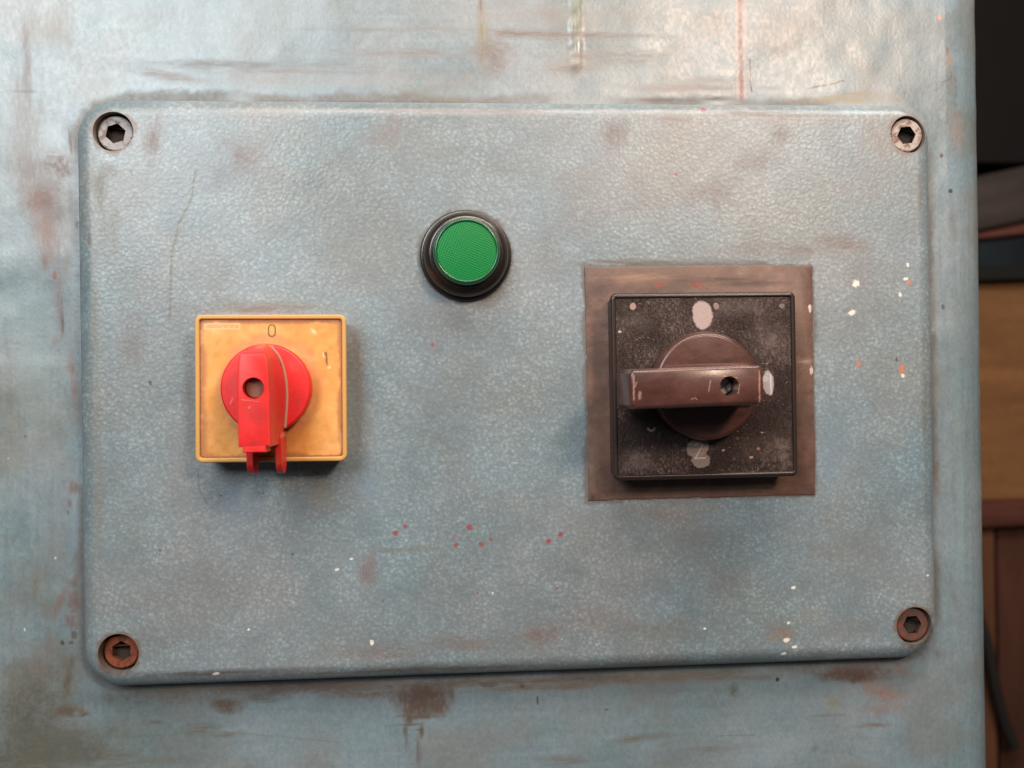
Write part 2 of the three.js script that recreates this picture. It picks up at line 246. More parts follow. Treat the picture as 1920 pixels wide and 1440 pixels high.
  // grime packed into the joint round the cover, creeping outward
  sheet.lay(-152, -102, 152, 102, [76, 68, 62], (x, y) => { const d = boxDist(x - CX, y - CY, CW, CH, CR); if (d < -3 || d > 11) return 0; const w = 1.9 + 3.4 * fbm(x * 0.05, y * 0.05, 70, 4) + (fbm(x * 0.35, y * 0.35, 73, 3) - 0.5) * 2.2; return 0.64 * sst(0.3, 0.64, fbm(x * 0.045, y * 0.045, 71, 4)) * sst(w + 1.2, w - 1.6, d) * (0.55 + 0.6 * fbm(x * 1.1, y * 1.1, 75, 3)); }, 0, 0.7);
  // columns and rows of a skin that bends round at the four edges
  const X0 = -220, X1 = 160.4, Y0 = -170, Y1 = 170, RR = 17, BACK = -95, Z = -9;
  const axis = (a, b, step) => { const o = [[a, BACK]]; for (let i = 0; i <= 8; i++) { const t = i / 8 * Math.PI / 2; o.push([a + RR * (1 - Math.cos(t)), -RR * (1 - Math.sin(t))]); } const n = Math.round((b - a - 2 * RR) / step); for (let i = 1; i < n; i++) o.push([a + RR + (b - a - 2 * RR) * i / n, 0]); for (let i = 8; i >= 0; i--) { const t = i / 8 * Math.PI / 2; o.push([b - RR * (1 - Math.cos(t)), -RR * (1 - Math.sin(t))]); } o.push([b, BACK]); return o; };
  const ax = axis(X0, X1, 0.8), ay = axis(Y0, Y1, 0.8), P = [], I = [];
  for (const [y, zy] of ay) for (const [x, zx] of ax) {
    let z;
    if (zx <= BACK || zy <= BACK) z = BACK;
    else {
      const d = boxDist(x - CX, y - CY, CW, CH, CR), wob = (fbm(x * 0.05, y * 0.05, 80, 2) - 0.5);
      const pad = 0.5 * (1 - sst(-2.0, 12 + wob * 4, d)), groove = 0;
      z = Z + Math.min(zx, zy) * (zx < 0 && zy < 0 ? 1 : 1) + pad - groove + wob * 0.7 * sst(0.5, 6, d) + (fbm(x * 0.13, y * 0.13, 84, 2) - 0.5) * 0.28 * sst(0.5, 6, d) + (y > 98 ? sst(2.8, 0.6, Math.abs(x - 18.6)) * sst(99, 106, y) * (0.45 + 1.1 * (fbm(x * 0.4, y * 0.3, 88, 2) - 0.5)) : 0);
      if (zx < 0 && zy < 0) z = Z - Math.min(RR, RR - Math.sqrt(Math.max(0, RR * RR - (RR - Math.sqrt(Math.max(0, RR * RR - (RR + zx) ** 2)) < 0 ? 0 : 0))) + Math.hypot(zx, zy));
    }
    P.push(x, y, z);
  }
  const nx = ax.length;
  for (let j = 0; j + 1 < ay.length; j++) for (let i = 0; i + 1 < nx; i++) { const a = j * nx + i; I.push(a, a + 1, a + nx + 1, a, a + nx + 1, a + nx); }
  const g = new THREE.BufferGeometry(); g.setAttribute('position', new THREE.Float32BufferAttribute(P, 3)); g.setIndex(I); g.computeVertexNormals(); sheet.uv(g);
  const m = mesh('machine_casing', g, sheet.material(0.00010, { ior: 1.75, side: THREE.DoubleSide }), scene);
  m.userData = { label: 'blue grey painted machine casing with rounded edge behind the screwed cover', category: 'casing' };
}

// ---------------------------------------------------------------- cover plate
const SCREWS = [[-125, 79.3], [125.4, 79.7], [-125.6, -79.6], [125, -79.3]];
{
  const sheet = new Sheet(-140, -94, 137, 93, 7.35);
  sheet.fill((x, y, o) => {
    const jx = x + (vn(x * 0.5, y * 0.5, 101) - 0.5) * 0.8, jy = y + (vn(x * 0.5, y * 0.5, 102) - 0.5) * 0.8, w = worley(jx * 0.74, jy * 0.80, 104), f1 = w.f1, edge = w.f2 - w.f1, id = w.id;
    const blot = fbm(x * 0.03, y * 0.03, 110, 4), tint = fbm(x * 0.04 + 9, y * 0.04, 115, 3), mid = fbm(x * 0.14, y * 0.14, 120, 2), fine = vn(x * 2.6, y * 2.6, 125), fine2 = vn(x * 1.25, y * 1.25, 126);
    const f1b = worley(x * 0.85 + 31, y * 0.85 + 17, 127).f1, idb = W.id, spot = sst(0.3 + 0.45 * id, 0.02, f1) * (0.3 + 0.7 * id), spotb = sst(0.25 + 0.4 * idb, 0.02, f1b) * (0.3 + 0.7 * idb), flake = (spot * 0.7 + spotb * 0.55) * (0.4 + 1.2 * mid);
    const k = 0.95 + (blot - 0.5) * 0.16 + (mid - 0.5) * 0.08 + flake * 0.21 + (fine - 0.5) * 0.05 + (fine2 - 0.5) * 0.05, g = (tint - 0.5) * 34;
    const gm = 0.3 * sst(0.46, 0.74, fbm(x * 0.04 + 13, y * 0.05, 128, 4)) * (0.5 + 0.7 * fine2);
    o[0] = (115 - g * 0.35 + (blot - 0.5) * 10) * k; o[1] = (129 + g * 0.05) * k; o[2] = (134 + g * 0.3) * k;
    o[0] += (116 * k - o[0]) * gm; o[1] += (111 * k - o[1]) * gm; o[2] += (105 * k - o[2]) * gm;
    o[3] = 0.3 + 0.2 * sst(0.8, 0.0, f1) * (0.4 + 0.6 * id) + 0.14 * sst(0.8, 0, f1b) + (fine2 - 0.5) * 0.10;
    o[4] = 0.40 + (blot - 0.5) * 0.12 + (fine2 - 0.5) * 0.06;
  });
  sheet.stains([
[-86.3,72,10.33,6.67,-0.3,[104,88,84],0.42,0], [-92.1,65.8,6.67,5,0,[96,100,100],0.35,0], [-40.6,79.9,8,7,0.2,[104,86,80],0.45,0],
[-46.4,76.6,6.67,3.67,0,[104,88,84],0.35,0], [-31.7,73.3,11.67,5,0,[96,100,100],0.3,0], [29.2,79.8,5,7,0,[104,86,80],0.5,2],
[46,83.8,10,2.67,0,[138,118,110],0.4,3], [83.2,79.4,4.67,5,0,[104,88,84],0.5,0], [-2.6,67.6,8.33,5.67,0,[96,100,100],0.42,0],
[8,42.4,8.33,10,0.2,[96,100,100],0.4,0], [20,50.8,10,6.67,0,[104,88,84],0.28,0], [62.1,60.1,10,7.5,0.1,[104,88,84],0.42,0],
[75.3,71.1,10,5,0,[104,88,84],0.32,0], [101.5,44.6,11.67,2.83,-0.08,[104,88,84],0.6,3], [88.8,42.1,6.67,2.33,0,[104,88,84],0.4,3],
[113.3,26.5,6.67,10,0,[96,100,100],0.25,0], [105,62.6,13.33,8.33,0,[138,118,110],0.25,0], [115.8,78.1,8.33,10,0,[138,118,110],0.35,0],
[-79.7,25.2,25,2,0,[104,88,84],0.62,3], [-91,26.5,10,3,0,[96,100,100],0.5,0], [-52.6,11.3,3.33,15,0,[104,88,84],0.5,2],
[-52.2,-8.5,3,11.67,0,[96,100,100],0.45,2], [-103.2,-1.1,1.67,20,0,[104,86,80],0.4,2], [33.4,38.5,15.83,1.17,0,[86,70,62],0.75,3],
[59.2,38.8,33.33,1.17,0,[96,100,100],0.5,3], [71.3,42.2,20,3,0,[104,88,84],0.28,3], [-50,-56.5,3.33,6.67,0,[104,88,84],0.66,2],
[-43.3,-50.1,10,1.33,0,[92,90,78],0.42,3], [-33.4,-50.3,8.33,1.33,0,[92,90,78],0.35,3], [2.9,-78.1,10,4,0.1,[104,86,80],0.6,0],
[-18.9,-80.4,15,3.33,-0.05,[104,86,80],0.42,3], [-45.4,-82.3,18.33,3.67,0,[104,88,84],0.4,3], [23.2,-73.7,18.33,5.67,-0.1,[104,88,84],0.25,0],
[40.2,-77.6,13.33,4.17,0,[92,90,78],0.35,0], [80.3,-80.3,5.67,3.33,-0.2,[128,98,74],0.62,0], [90.5,-75,6.67,3.33,0,[128,122,106],0.35,0],
[56.1,-49.3,10,10,0,[96,100,100],0.35,0], [62.8,-64.8,11.67,10,0,[104,88,84],0.25,0], [94.4,-53.8,20,6.67,-0.1,[96,100,100],0.4,0],
[44.2,-41.4,13.33,3,-0.1,[104,86,80],0.35,0], [112,-57.7,10,13.33,0,[96,100,100],0.25,0], [104.6,-79.8,10,5,0,[96,100,100],0.35,0],
[-66,-33,7.67,8,0.3,[128,122,106],0.35,0], [-57.8,-33.2,8.33,6.67,0,[128,122,106],0.2,0], [-49.6,-30.1,8,10,0.2,[98,122,140],0.55,0],
[-90.3,-35.7,9.17,8.33,0.3,[98,122,140],0.45,0], [-70.8,-32.9,6.67,3.67,0.3,[98,122,140],0.3,0], [16.3,-23.1,4.33,9.17,0,[98,122,140],0.45,0],
[-27.3,29.3,7.67,5,0.6,[98,122,140],0.4,0], [-14,27.5,8.33,2.67,-0.3,[128,122,106],0.4,0], [98.3,-24.8,6.67,15,0.2,[98,122,140],0.4,0],
[68.3,-44.6,15,5,0,[98,122,140],0.35,0], [-62.9,-44.6,15,10,0,[96,100,100],0.2,0], [-113.5,76.3,3,9.17,-0.15,[104,88,84],0.55,2],
[-126.3,67.7,2.67,1.83,-0.5,[104,86,80],0.65,0], [-128.7,62.5,3,6.67,0,[92,90,78],0.4,2], [-125.7,51.1,3.67,11.67,0,[92,90,78],0.35,2],
[-131.2,15.5,1.67,50,0,[92,90,78],0.45,2], [-130.8,-34.8,2,36.67,0,[92,90,78],0.35,2], [-121.4,15.4,5,11.67,0,[96,100,100],0.4,2],
[-132.4,46.3,0.67,2,0,[104,86,80],0.6,1], [-118.2,21.8,10,18.33,0,[104,88,84],0.22,2], [-107.7,-27.2,8.33,15,0,[96,100,100],0.22,0],
[-122.3,-44.7,10,10,0,[92,90,78],0.22,0], [-117.9,-74,4,3.33,0,[104,88,84],0.3,0], [-114.8,-76.6,10,5,0,[96,100,100],0.3,0],
[129.5,-15,1,56.67,0,[92,90,78],0.35,2], [128.9,62.7,1.33,10,0,[104,88,84],0.4,2], [-97.4,-86.5,33.33,1.17,0,[70,62,58],0.5,3],
[-32.3,-87.9,43.33,1.17,0,[84,70,62],0.55,3], [43.5,-88.9,43.33,1.17,0,[92,90,78],0.5,3], [-78.9,85.2,10,2,0,[138,118,110],0.35,3],
[-13.2,86.3,50,1.67,0,[104,88,84],0.45,3], [72,86.1,33.33,1.5,0,[104,86,80],0.45,3], [-41.3,-45.1,0.83,0.79,0,[146,60,66],0.82,1],
[-38.4,-43.2,0.67,0.63,0,[146,60,66],0.82,1], [-18.4,-43.9,0.92,0.87,0,[146,60,66],0.82,1], [-22.6,-49.3,0.67,0.63,0,[146,60,66],0.82,1],
[-14.8,-49.3,0.83,0.79,0,[146,60,66],0.82,1], [-11.8,-47.9,0.57,0.54,0,[146,60,66],0.82,1], [6.5,-48.9,0.83,0.79,0,[146,60,66],0.82,1],
[10.2,-46.8,0.75,0.71,0,[146,60,66],0.82,1], [-29,13.2,0.67,0.63,0,[146,60,66],0.82,1], [48.9,66.5,0.53,0.51,0,[146,60,66],0.82,1],
[58.2,87.4,0.92,0.87,0,[146,60,66],0.82,1], [-45.5,-66.2,0.33,0.32,0,[146,60,66],0.82,1], [8.8,-63.7,0.4,0.38,0,[146,60,66],0.82,1],
[-16.2,-64.5,0.33,0.32,0,[146,60,66],0.82,1], [-22.6,-46.8,1.17,1.5,0,[140,84,88],0.6,0], [107.1,31.4,1.08,1.25,0.2,[226,218,206],0.95,1],
[105.6,22,1.25,0.92,0.2,[226,218,206],0.95,1], [123.7,32.8,0.83,0.5,0.2,[226,218,206],0.95,1], [121.8,27.8,0.5,1,0.2,[226,218,206],0.95,1],
[124.5,37.3,0.42,0.67,0.2,[226,218,206],0.95,1], [84.9,-65.8,0.83,0.53,0.2,[226,218,206],0.95,1], [83.2,-77,0.57,0.4,0.2,[226,218,206],0.95,1],
[82.5,-82.5,1,0.67,0.2,[226,218,206],0.95,1], [85.1,-84.8,0.83,0.5,0.2,[226,218,206],0.95,1], [81.6,-86.9,0.92,0.53,0.2,[226,218,206],0.95,1],
[55.9,-78,0.5,0.33,0.2,[226,218,206],0.95,1], [-49.1,-78.7,0.67,0.83,0.2,[226,218,206],0.95,1], [-55,-52.7,0.58,0.33,0.2,[226,218,206],0.95,1],
[-59.4,-55.9,0.67,0.43,0.2,[226,218,206],0.95,1], [-86.6,-73.5,0.4,0.4,0.2,[226,218,206],0.95,1], [-96.6,-86.8,1.33,0.5,0.2,[226,218,206],0.95,1],
[48.1,-34.2,1,0.5,0.2,[226,218,206],0.95,1], [-11.4,-64.6,0.33,0.33,0.2,[226,218,206],0.95,1], [129.7,-63.2,0.5,0.33,0.2,[226,218,206],0.95,1],
[107.6,5.8,0.57,1.42,0,[190,112,84],0.9,1], [122,3.7,0.92,1.67,0,[190,112,84],0.9,1], [124.9,31.6,0.67,0.83,0,[190,112,84],0.9,1],
[122.3,1.6,0.67,0.67,0,[226,218,206],0.9,1], [-115.1,2.6,0.5,0.83,0.2,[70,62,58],0.9,1], [-112.8,-48.5,0.33,0.33,0,[70,62,58],0.8,1],
[-72.9,-50.9,0.4,0.4,0,[70,62,58],0.8,1], [120.2,6.8,0.4,0.67,0,[70,62,58],0.8,1], [91.9,71,0.5,0.83,0,[104,86,80],0.8,1],
[-94.4,-32.3,0.33,0.33,0,[70,62,58],0.7,1], [-81.5,-31.8,0.33,0.33,0,[70,62,58],0.7,1]]);
  sheet.lines([
[[-100.5,67.4,-102.1,58.4,-105.9,51.1,-108.1,41.6,-108.5,31.5,-109,21.7],0.53,[92,92,78],0.62],
[[-119.9,67.7,-119.5,65.4],0.42,[90,94,84],0.6],
[[-101.3,-24,-100.6,-30.6,-98.3,-34.7],0.42,[90,92,90],0.4],
[[77.2,83.9,115.9,84.7],0.42,[140,110,100],0.35]]);
  sheet.lay(15, -42, 98, 42, [74, 66, 60], (x, y) => { const d = Math.abs(boxDist(x - 55.85, y - 0.55, 36.7, 36.7, 0.3) - 0.2), w = 0.2 + 1.4 * sst(0.42, 0.7, fbm(x * 0.11, y * 0.11, 140, 3)); return 0.62 * sst(w + 0.4, w * 0.2, d + (fbm(x * 0.9, y * 0.9, 145, 2) - 0.5) * 0.8); }, 0, 0.65);
  sheet.lay(-34, 24, -2, 58, [70, 62, 54], (x, y) => { const d = Math.abs(Math.hypot(x + 18.3, y - 40.9) - 14.3), w = 0.3 + 1.3 * sst(0.45, 0.7, fbm(x * 0.15, y * 0.15, 150, 3)); return 0.6 * sst(w + 0.4, w * 0.2, d + (fbm(x * 0.9, y * 0.9, 155, 2) - 0.5) * 0.9); }, 0, 0.65);
  SCREWS.forEach(([sx, sy], n) => sheet.lay(sx - 12, sy - 12, sx + 12, sy + 12, n < 2 ? [128, 108, 98] : [98, 74, 62], (x, y) => { const d = Math.hypot(x - sx, y - sy); return 0.7 * sst(7.4, 6.0, d + (fbm(x * 0.5, y * 0.5, 130 + n, 3) - 0.5) * 2.4); }, 0, 0.6));
  const rings = [[0.0, -9.2, 1, -0.1], [0.0, -8.0, 1, 0.05], ...bend(0.1, -6.0, 6.0, 14)];
  let g = ringed(CW, CH, CR, rings, true, true, 14);
  g = cut(g, SCREWS.map(([x, y]) => bore(6.05, -20, 6, x - CX, y - CY, 48)));
  sheet.uv(g, CX, CY);
  const t = thing('cover_plate', 'grey blue hammered metal cover plate with rounded edges carrying both switches', 'cover plate', CX, CY, 0);
  mesh('plate', g, sheet.material(0.00012, { ior: 1.75 }), t);
}

// ---------------------------------------------------------------- socket screws
function grimy(size, seed, base, dirt, amount, rough, metal) {      // small square of worn metal, paint or plastic
  const s = new Sheet(-size, -size, size, size, 256 / (2 * size));
  s.fill((x, y, o) => { const a = fbm(x * 0.7, y * 0.7, seed, 4), b = vn(x * 4, y * 4, seed + 9), m = sst(0.62 - amount * 0.5, 0.72, a); for (let q = 0; q < 3; q++) o[q] = (base[q] + (dirt[q] - base[q]) * m) * (0.9 + 0.2 * b); o[3] = 0.4 + a * 0.3 + b * 0.12; o[4] = rough + (a - 0.5) * 0.3; });
  return [s, s.material(0.00012, { metalness: metal })];
}
[
  ['socket head screw with grey painted rim in the cover corner above the yellow switch', [140, 138, 138], [112, 92, 86], 0.2, 0.5, 0.0, -2.4, 0.3, 5.45],
  ['pale paint filled socket head screw in the cover corner above the black switch', [166, 154, 146], [118, 92, 80], 0.2, 0.55, 0.0, -1.5, 0.1, 5.35],
  ['deep set rusty orange socket head screw in the cover corner below the yellow switch', [132, 72, 46], [84, 46, 34], 0.4, 0.45, 0.2, -3.0, 0.52, 5.3],
  ['dull brown rusted socket head screw in the cover corner below the black switch', [98, 76, 68], [124, 68, 54], 0.35, 0.45, 0.25, -1.7, 0.05, 5.45],
].forEach(([label, base, dirt, amt, rough, metal, top, turn, R], n) => {
  const t = thing('socket_screw' + (n ? '_00' + n : ''), label, 'screw', SCREWS[n][0], SCREWS[n][1], -3.9, turn, 'screws holding the cover');
  const [s, m] = grimy(7, 200 + 20 * n, base, dirt, amt, rough, metal), h = top + 3.9;
  const ring = new THREE.Shape(); ring.absarc(0, 0, R - 0.45, 0, Math.PI * 2); const hex = new THREE.Path();
  for (let k = 0; k < 6; k++) { const a = k * Math.PI / 3; k ? hex.lineTo(3.15 * Math.cos(a), 3.15 * Math.sin(a)) : hex.moveTo(3.15, 0); } hex.closePath(); ring.holes.push(hex);
  const face = new THREE.ShapeGeometry(ring, 48).translate(0, 0, h), rim = lathe([[R, -6.4], [R, h - 0.45], [R - 0.13, h - 0.13], [R - 0.45, h]], 56);
  const wall = new THREE.CylinderGeometry(3.15, 3.15, 3.5, 6, 1, true).rotateX(Math.PI / 2).rotateZ(Math.PI / 6 + Math.PI / 3).translate(0, 0, h - 1.75);
  wall.rotateZ(-Math.PI / 6 - Math.PI / 3); const wp = wall.attributes.position; for (let k = 0; k < wp.count; k++) { const a = Math.round((Math.atan2(wp.getY(k), wp.getX(k))) / (Math.PI / 3)) * Math.PI / 3; wp.setX(k, 3.15 * Math.cos(a)); wp.setY(k, 3.15 * Math.sin(a)); }
  const wf = wall.toNonIndexed(); wf.computeVertexNormals();
  for (const g of [face, rim]) { s.uv(g); }
  mesh('head', mergeGeometries([face.toNonIndexed(), rim.toNonIndexed()]), m, t); m.side = THREE.DoubleSide;
  const grease = std(...(n === 2 ? [0.12, 0.05, 0.025] : n === 3 ? [0.07, 0.035, 0.025] : [0.018, 0.015, 0.013]), 0.6, { side: THREE.DoubleSide }), sock = wf; sock.deleteAttribute('uv'); mesh('socket', sock, grease, t);
  mesh('socket_floor', lathe([[3.3, h - 2.5], [0.01, h - 2.9]], 24), std(0.035, 0.022, 0.016, 0.9, { side: THREE.DoubleSide }), t);
});

// ---------------------------------------------------------------- indicator light
{
  const t = thing('indicator_light', 'round green faceted indicator light in a black bezel above the switches', 'indicator light', -18.3, 40.9, 0);
  mesh('bezel', lathe([[13.2, -0.5], [14.1, 0], [14.25, 0.7], [14.1, 1.3], [13.7, 1.6], [13.3, 1.5], [13.15, 1.9], [13.15, 3.6], [12.95, 4.5], [12.4, 5.4], [11.6, 6.1], [11.0, 6.4], [10.8, 6.3], [10.7, 6.7], [10.45, 6.9], [10.2, 6.6]], 96), std(0.018, 0.012, 0.009, 0.27, { ior: 1.65 }), t);
  const capMat = std(0.004, 0.085, 0.028, 0.2, { clearcoat: 0.4, clearcoatRoughness: 0.15 });
  mesh('lens_rim', lathe([[10.3, 6.2], [10.25, 8.0], [10.1, 10.2], [9.95, 11.1], [9.7, 11.6], [9.35, 11.85], [9.0, 11.75], [8.8, 11.45]], 96), capMat, t);
  const P = [], I = [], n = 156, R = 8.9, id = new Map();      // field of little four sided points
  for (let j = 0; j <= n; j++) for (let i = 0; i <= n; i++) { const x = (i / n * 2 - 1) * R, y = (j / n * 2 - 1) * R; if (Math.hypot(x, y) > R) continue; id.set(j * 1000 + i, P.length / 3); const u = (x * 0.92 + y * 0.38) / 0.7, v = (-x * 0.38 + y * 0.92) / 0.7, w = (u + v) * 0.7071, q = (u - v) * 0.7071; const p = Math.max(Math.abs(w - Math.round(w)), Math.abs(q - Math.round(q))) * 2; P.push(x, y, 11.4 + 0.10 * (1 - p) + 0.35 * (1 - (x * x + y * y) / (R * R))); }
  for (let j = 0; j < n; j++) for (let i = 0; i < n; i++) { const q = [id.get(j * 1000 + i), id.get(j * 1000 + i + 1), id.get(j * 1000 + 1000 + i + 1), id.get(j * 1000 + 1000 + i)]; if (q.every((k) => k !== undefined)) I.push(q[0], q[1], q[2], q[0], q[2], q[3]); }
  const g = new THREE.BufferGeometry(); g.setAttribute('position', new THREE.Float32BufferAttribute(P, 3)); g.setIndex(I); g.computeVertexNormals();
  mesh('lens', g, std(0.001, 0.17, 0.036, 0.35, { specularIntensity: 0.45, side: THREE.DoubleSide }), t);
}

// ---------------------------------------------------------------- yellow switch with red handle
const rrect = (x, y, hw, hh, r) => -boxDist(x, y, hw, hh, r);
{
  const t = thing('rotary_switch', 'yellow square switch plate with red padlock handle turned to 0', 'switch', -76.75, 0.45, 4, -0.008); t.scale.set(0.987, 0.987, 1);
  const H = 22.4, rim = std(0.56, 0.31, 0.085, 0.45, { clearcoat: 0.2, clearcoatRoughness: 0.3 });
  const s = new Sheet(-23, -23, 23, 23, 24);
  s.fill((x, y, o) => {
    const a = fbm(x * 0.12, y * 0.12, 300, 4), b = fbm(x * 0.5, y * 0.5, 305, 3), c = vn(x * 3.4, y * 3.4, 309), k = 1 + (b - 0.5) * 0.10 + (c - 0.5) * 0.05;
    o[0] = (220 + (a - 0.5) * 24) * k; o[1] = (158 + (a - 0.5) * 40) * k; o[2] = (86 + (a - 0.5) * 44) * k; o[3] = 0.4 + b * 0.15 + c * 0.05; o[4] = 0.32 + (b - 0.5) * 0.3;
  });
  // brown film in the corner between face and rim
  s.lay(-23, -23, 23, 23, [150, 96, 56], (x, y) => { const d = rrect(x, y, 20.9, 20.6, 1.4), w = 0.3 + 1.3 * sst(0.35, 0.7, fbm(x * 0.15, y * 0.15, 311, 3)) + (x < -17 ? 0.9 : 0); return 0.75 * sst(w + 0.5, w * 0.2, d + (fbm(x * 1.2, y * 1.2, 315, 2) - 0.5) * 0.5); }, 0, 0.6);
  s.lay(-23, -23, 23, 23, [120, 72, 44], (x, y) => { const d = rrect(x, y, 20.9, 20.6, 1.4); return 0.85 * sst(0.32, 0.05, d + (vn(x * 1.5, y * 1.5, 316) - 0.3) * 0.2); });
  // thumb wear round the handle
  s.lay(-23, -23, 23, 23, [196, 132, 88], (x, y) => { const d = Math.hypot(x + 0.6, y - 0.4) - 13.6; return 0.6 * sst(2.6, 0.2, Math.abs(d - 0.8) + (fbm(x * 0.35, y * 0.35, 320, 3) - 0.5) * 3); });
  s.lay(-23, -23, 23, 23, [226, 182, 132], (x, y) => 0.3 * sst(0.6, 0.78, fbm(x * 0.22 + y * 0.1, y * 0.35, 326, 4)));
  // figures 0 and 1, maker's strip
  const seg = (x, y, ax, ay, bx, by) => { const q = clamp(((x - ax) * (bx - ax) + (y - ay) * (by - ay)) / ((bx - ax) ** 2 + (by - ay) ** 2)); return Math.hypot(x - ax - q * (bx - ax), y - ay - q * (by - ay)); };
  s.lay(-3, 13, 3, 22, [104, 74, 26], (x, y) => { const cx = 0.2, cy = 17.3, yy = Math.max(Math.abs(y - cy) - 0.75, 0), d = Math.abs(Math.hypot(x - cx, yy) - 0.98); return 0.85 * sst(0.3, 0.12, d + (vn(x * 3, y * 3, 330) - 0.5) * 0.12); });
  s.lay(13, 5, 19, 13, [92, 58, 40], (x, y) => 0.62 * sst(0.36, 0.14, Math.min(seg(x, y, 16.3, 10.7, 16.5, 7.0), seg(x, y, 16.3, 10.7, 15.6, 10.0) + 0.05) + (vn(x * 2.4, y * 2.4, 332) - 0.5) * 0.22));
  s.lay(13, 5, 19, 13, [230, 200, 160], (x, y) => 0.8 * Math.max(sst(0.45, 0.15, seg(x, y, 15.4, 10.4, 15.5, 9.4)), sst(0.7, 0.2, Math.hypot((x - 17.2) / 1.3, y - 6.2) + (vn(x * 2, y * 2, 334) - 0.5) * 0.5)));
  s.lay(10, 14, 16, 20, [236, 204, 158], (x, y) => 0.8 * sst(0.8, 0.3, Math.hypot(x - 12.6 + (y - 17) * 0.4, (y - 17) * 0.7) + (vn(x * 2, y * 2, 336) - 0.5) * 0.5));
  s.lay(-20, 16, -8, 21, [206, 154, 104], (x, y) => 0.75 * sst(0, 0.15, rrect(x + 14.4, y - 18.6, 5.2, 0.85, 0.15)));
  s.lay(-20, 16, -8, 21, [232, 196, 150], (x, y) => { const d = rrect(x + 14.4, y - 18.6, 5.2, 0.85, 0.15); return 0.75 * sst(0.28, 0.05, Math.abs(d - 0.1)) + (d > 0.35 ? 0.6 * sst(0.5, 0.62, vn(x * 2.1, y * 1.2, 340)) : 0); }, 0.12);
  mesh('plate', mergeGeometries([ringed(H, H - 0.3, 2.2, [[1.4, -4, 1, 0], [0.25, 6.2, 1, 0.08], [0.0, 6.8, 1, 0], ...bend(0, 7.6, 0.5, 4), [0.95, 8.1, 0, 1], [1.25, 8.0, -0.7, 0.7], [1.4, 7.6, -1, 0.2], [1.42, 7.25, -1, 0]], false, true, 8)]), rim, t);
  mesh('face', s.uv(ringed(H - 1.35, H - 1.65, 0.9, [[0, 7.3, 0, 1]], true, false, 6)), s.material(0.00008, { clearcoat: 0.25, clearcoatRoughness: 0.25 }), t);
  // handle
  const hs = new Sheet(-16, -28, 16, 16, 16);
  hs.fill((x, y, o) => { const a = fbm(x * 0.3, y * 0.3, 350, 3), b = vn(x * 3, y * 3, 355), k = 1 + (a - 0.5) * 0.10 + (b - 0.5) * 0.05; o[0] = 218 * k; o[1] = 36 * k; o[2] = 34 * k; o[3] = 0.4 + a * 0.2 + b * 0.1; o[4] = 0.42 + (a - 0.5) * 0.2; });
  hs.lay(-6, 10, 6, 15, [206, 108, 78], (x, y) => 0.7 * sst(2.4, 0.6, Math.hypot(x - 0.8, (y - 12.4) * 0.9) + (fbm(x, y, 360, 2) - 0.5) * 1.6));
  for (const [ax, ay, bx, by, w] of [[-10.2, -4.4, -9.4, -2.6, 0.16], [-1.3, -5.4, -1.0, -5.0, 0.22], [-0.6, -6.4, -0.5, -6.1, 0.15], [5.0, -14.2, 5.4, -12.2, 0.16], [-3.2, -3.0, 1.4, -3.6, 0.12]]) hs.lay(-16, -28, 16, 16, [226, 150, 140], (x, y) => 0.7 * sst(w * 1.5, w * 0.5, seg(x, y, ax, ay, bx, by)));
  hs.stains([[1, -8, 4, 6, 0.2, [168, 34, 34], .5, 0], [-2, 4, 3, 4, 0, [226, 70, 64], .4, 0], [9, -4, 3, 6, 0.3, [170, 34, 34], .5, 0], [-9, 2, 3, 5, 0, [186, 50, 44], .45, 0], [8, 6, 3, 3, 0, [224, 84, 74], .35, 0], [0, -15, 4, 1.6, 0, [160, 40, 36], .5, 3], [4, -21, 1.4, 4, 0, [206, 92, 72], .5, 2], [-4, -21, 1.4, 4, 0, [150, 36, 34], .5, 2]]);
  const red = hs.material(0.0001, { clearcoat: 0.12, clearcoatRoughness: 0.35 });
  const px = -0.7, py = 0;
  const h = new THREE.Group(); h.name = 'handle'; h.position.set(px * MM, py * MM, 0); h.rotation.z = 0.012; t.add(h);
  const disc = lathe([[12.4, 7.3], [13.0, 8.2], [13.2, 12.6], [13.0, 13.5], [12.4, 14.0], [0.01, 14.05]], 80); hs.uv(disc); mesh('disc', disc, red, h);
  // dirt line where the grip meets the disc
  const grip = [[-4.6, -16.3], [4.6, -16.3], [5.5, -9], [6.0, -3], [5.7, 3], [4.2, 8.6], [2.0, 11.8], [0.5, 13.2], [-0.5, 13.2], [-2.0, 11.8], [-4.2, 8.6], [-5.7, 3], [-6.0, -3], [-5.5, -9]];
  const top = [[-4.35, -16.0], [4.35, -16.0], [4.35, -9], [4.35, -3], [4.3, 3], [4.1, 7.0], [3.6, 9.0], [3.2, 9.6], [-3.2, 9.6], [-3.6, 9.0], [-4.1, 7.0], [-4.3, 3], [-4.35, -3], [-4.35, -9]];
  const between = (t1, z) => grip.map(([x, y], i) => [x + (top[i][0] - x) * t1, y + (top[i][1] - y) * t1 + (i > 5 && i < 10 ? 1.1 * t1 * (1 - t1) * 2 : 0), z]);
  let g = loft([between(0, 13.9), between(0.3, 20), between(0.62, 26), between(0.97, 32.4), level(top, 32.85, 0.15), level(top, 33, 0.5)], 28);
  g.deleteAttribute('uv'); g = cut(g, [bore(2.95, 26.5, 40, 0, 0.1, 40)]); hs.uv(g); mesh('grip', g, red, h);
  const lipPts = [[1.9, 12.2], [4.35, 8.8], [5.9, 3], [6.2, -3], [5.75, -9], [5.45, -11.6]].map(([x, y]) => new THREE.Vector3(x, y, 14.0));
  mesh('dirt_line', new THREE.TubeGeometry(new THREE.CatmullRomCurve3(lipPts), 60, 0.5, 6).scale(1, 1, 1), std(0.42, 0.22, 0.15, 0.9), h);
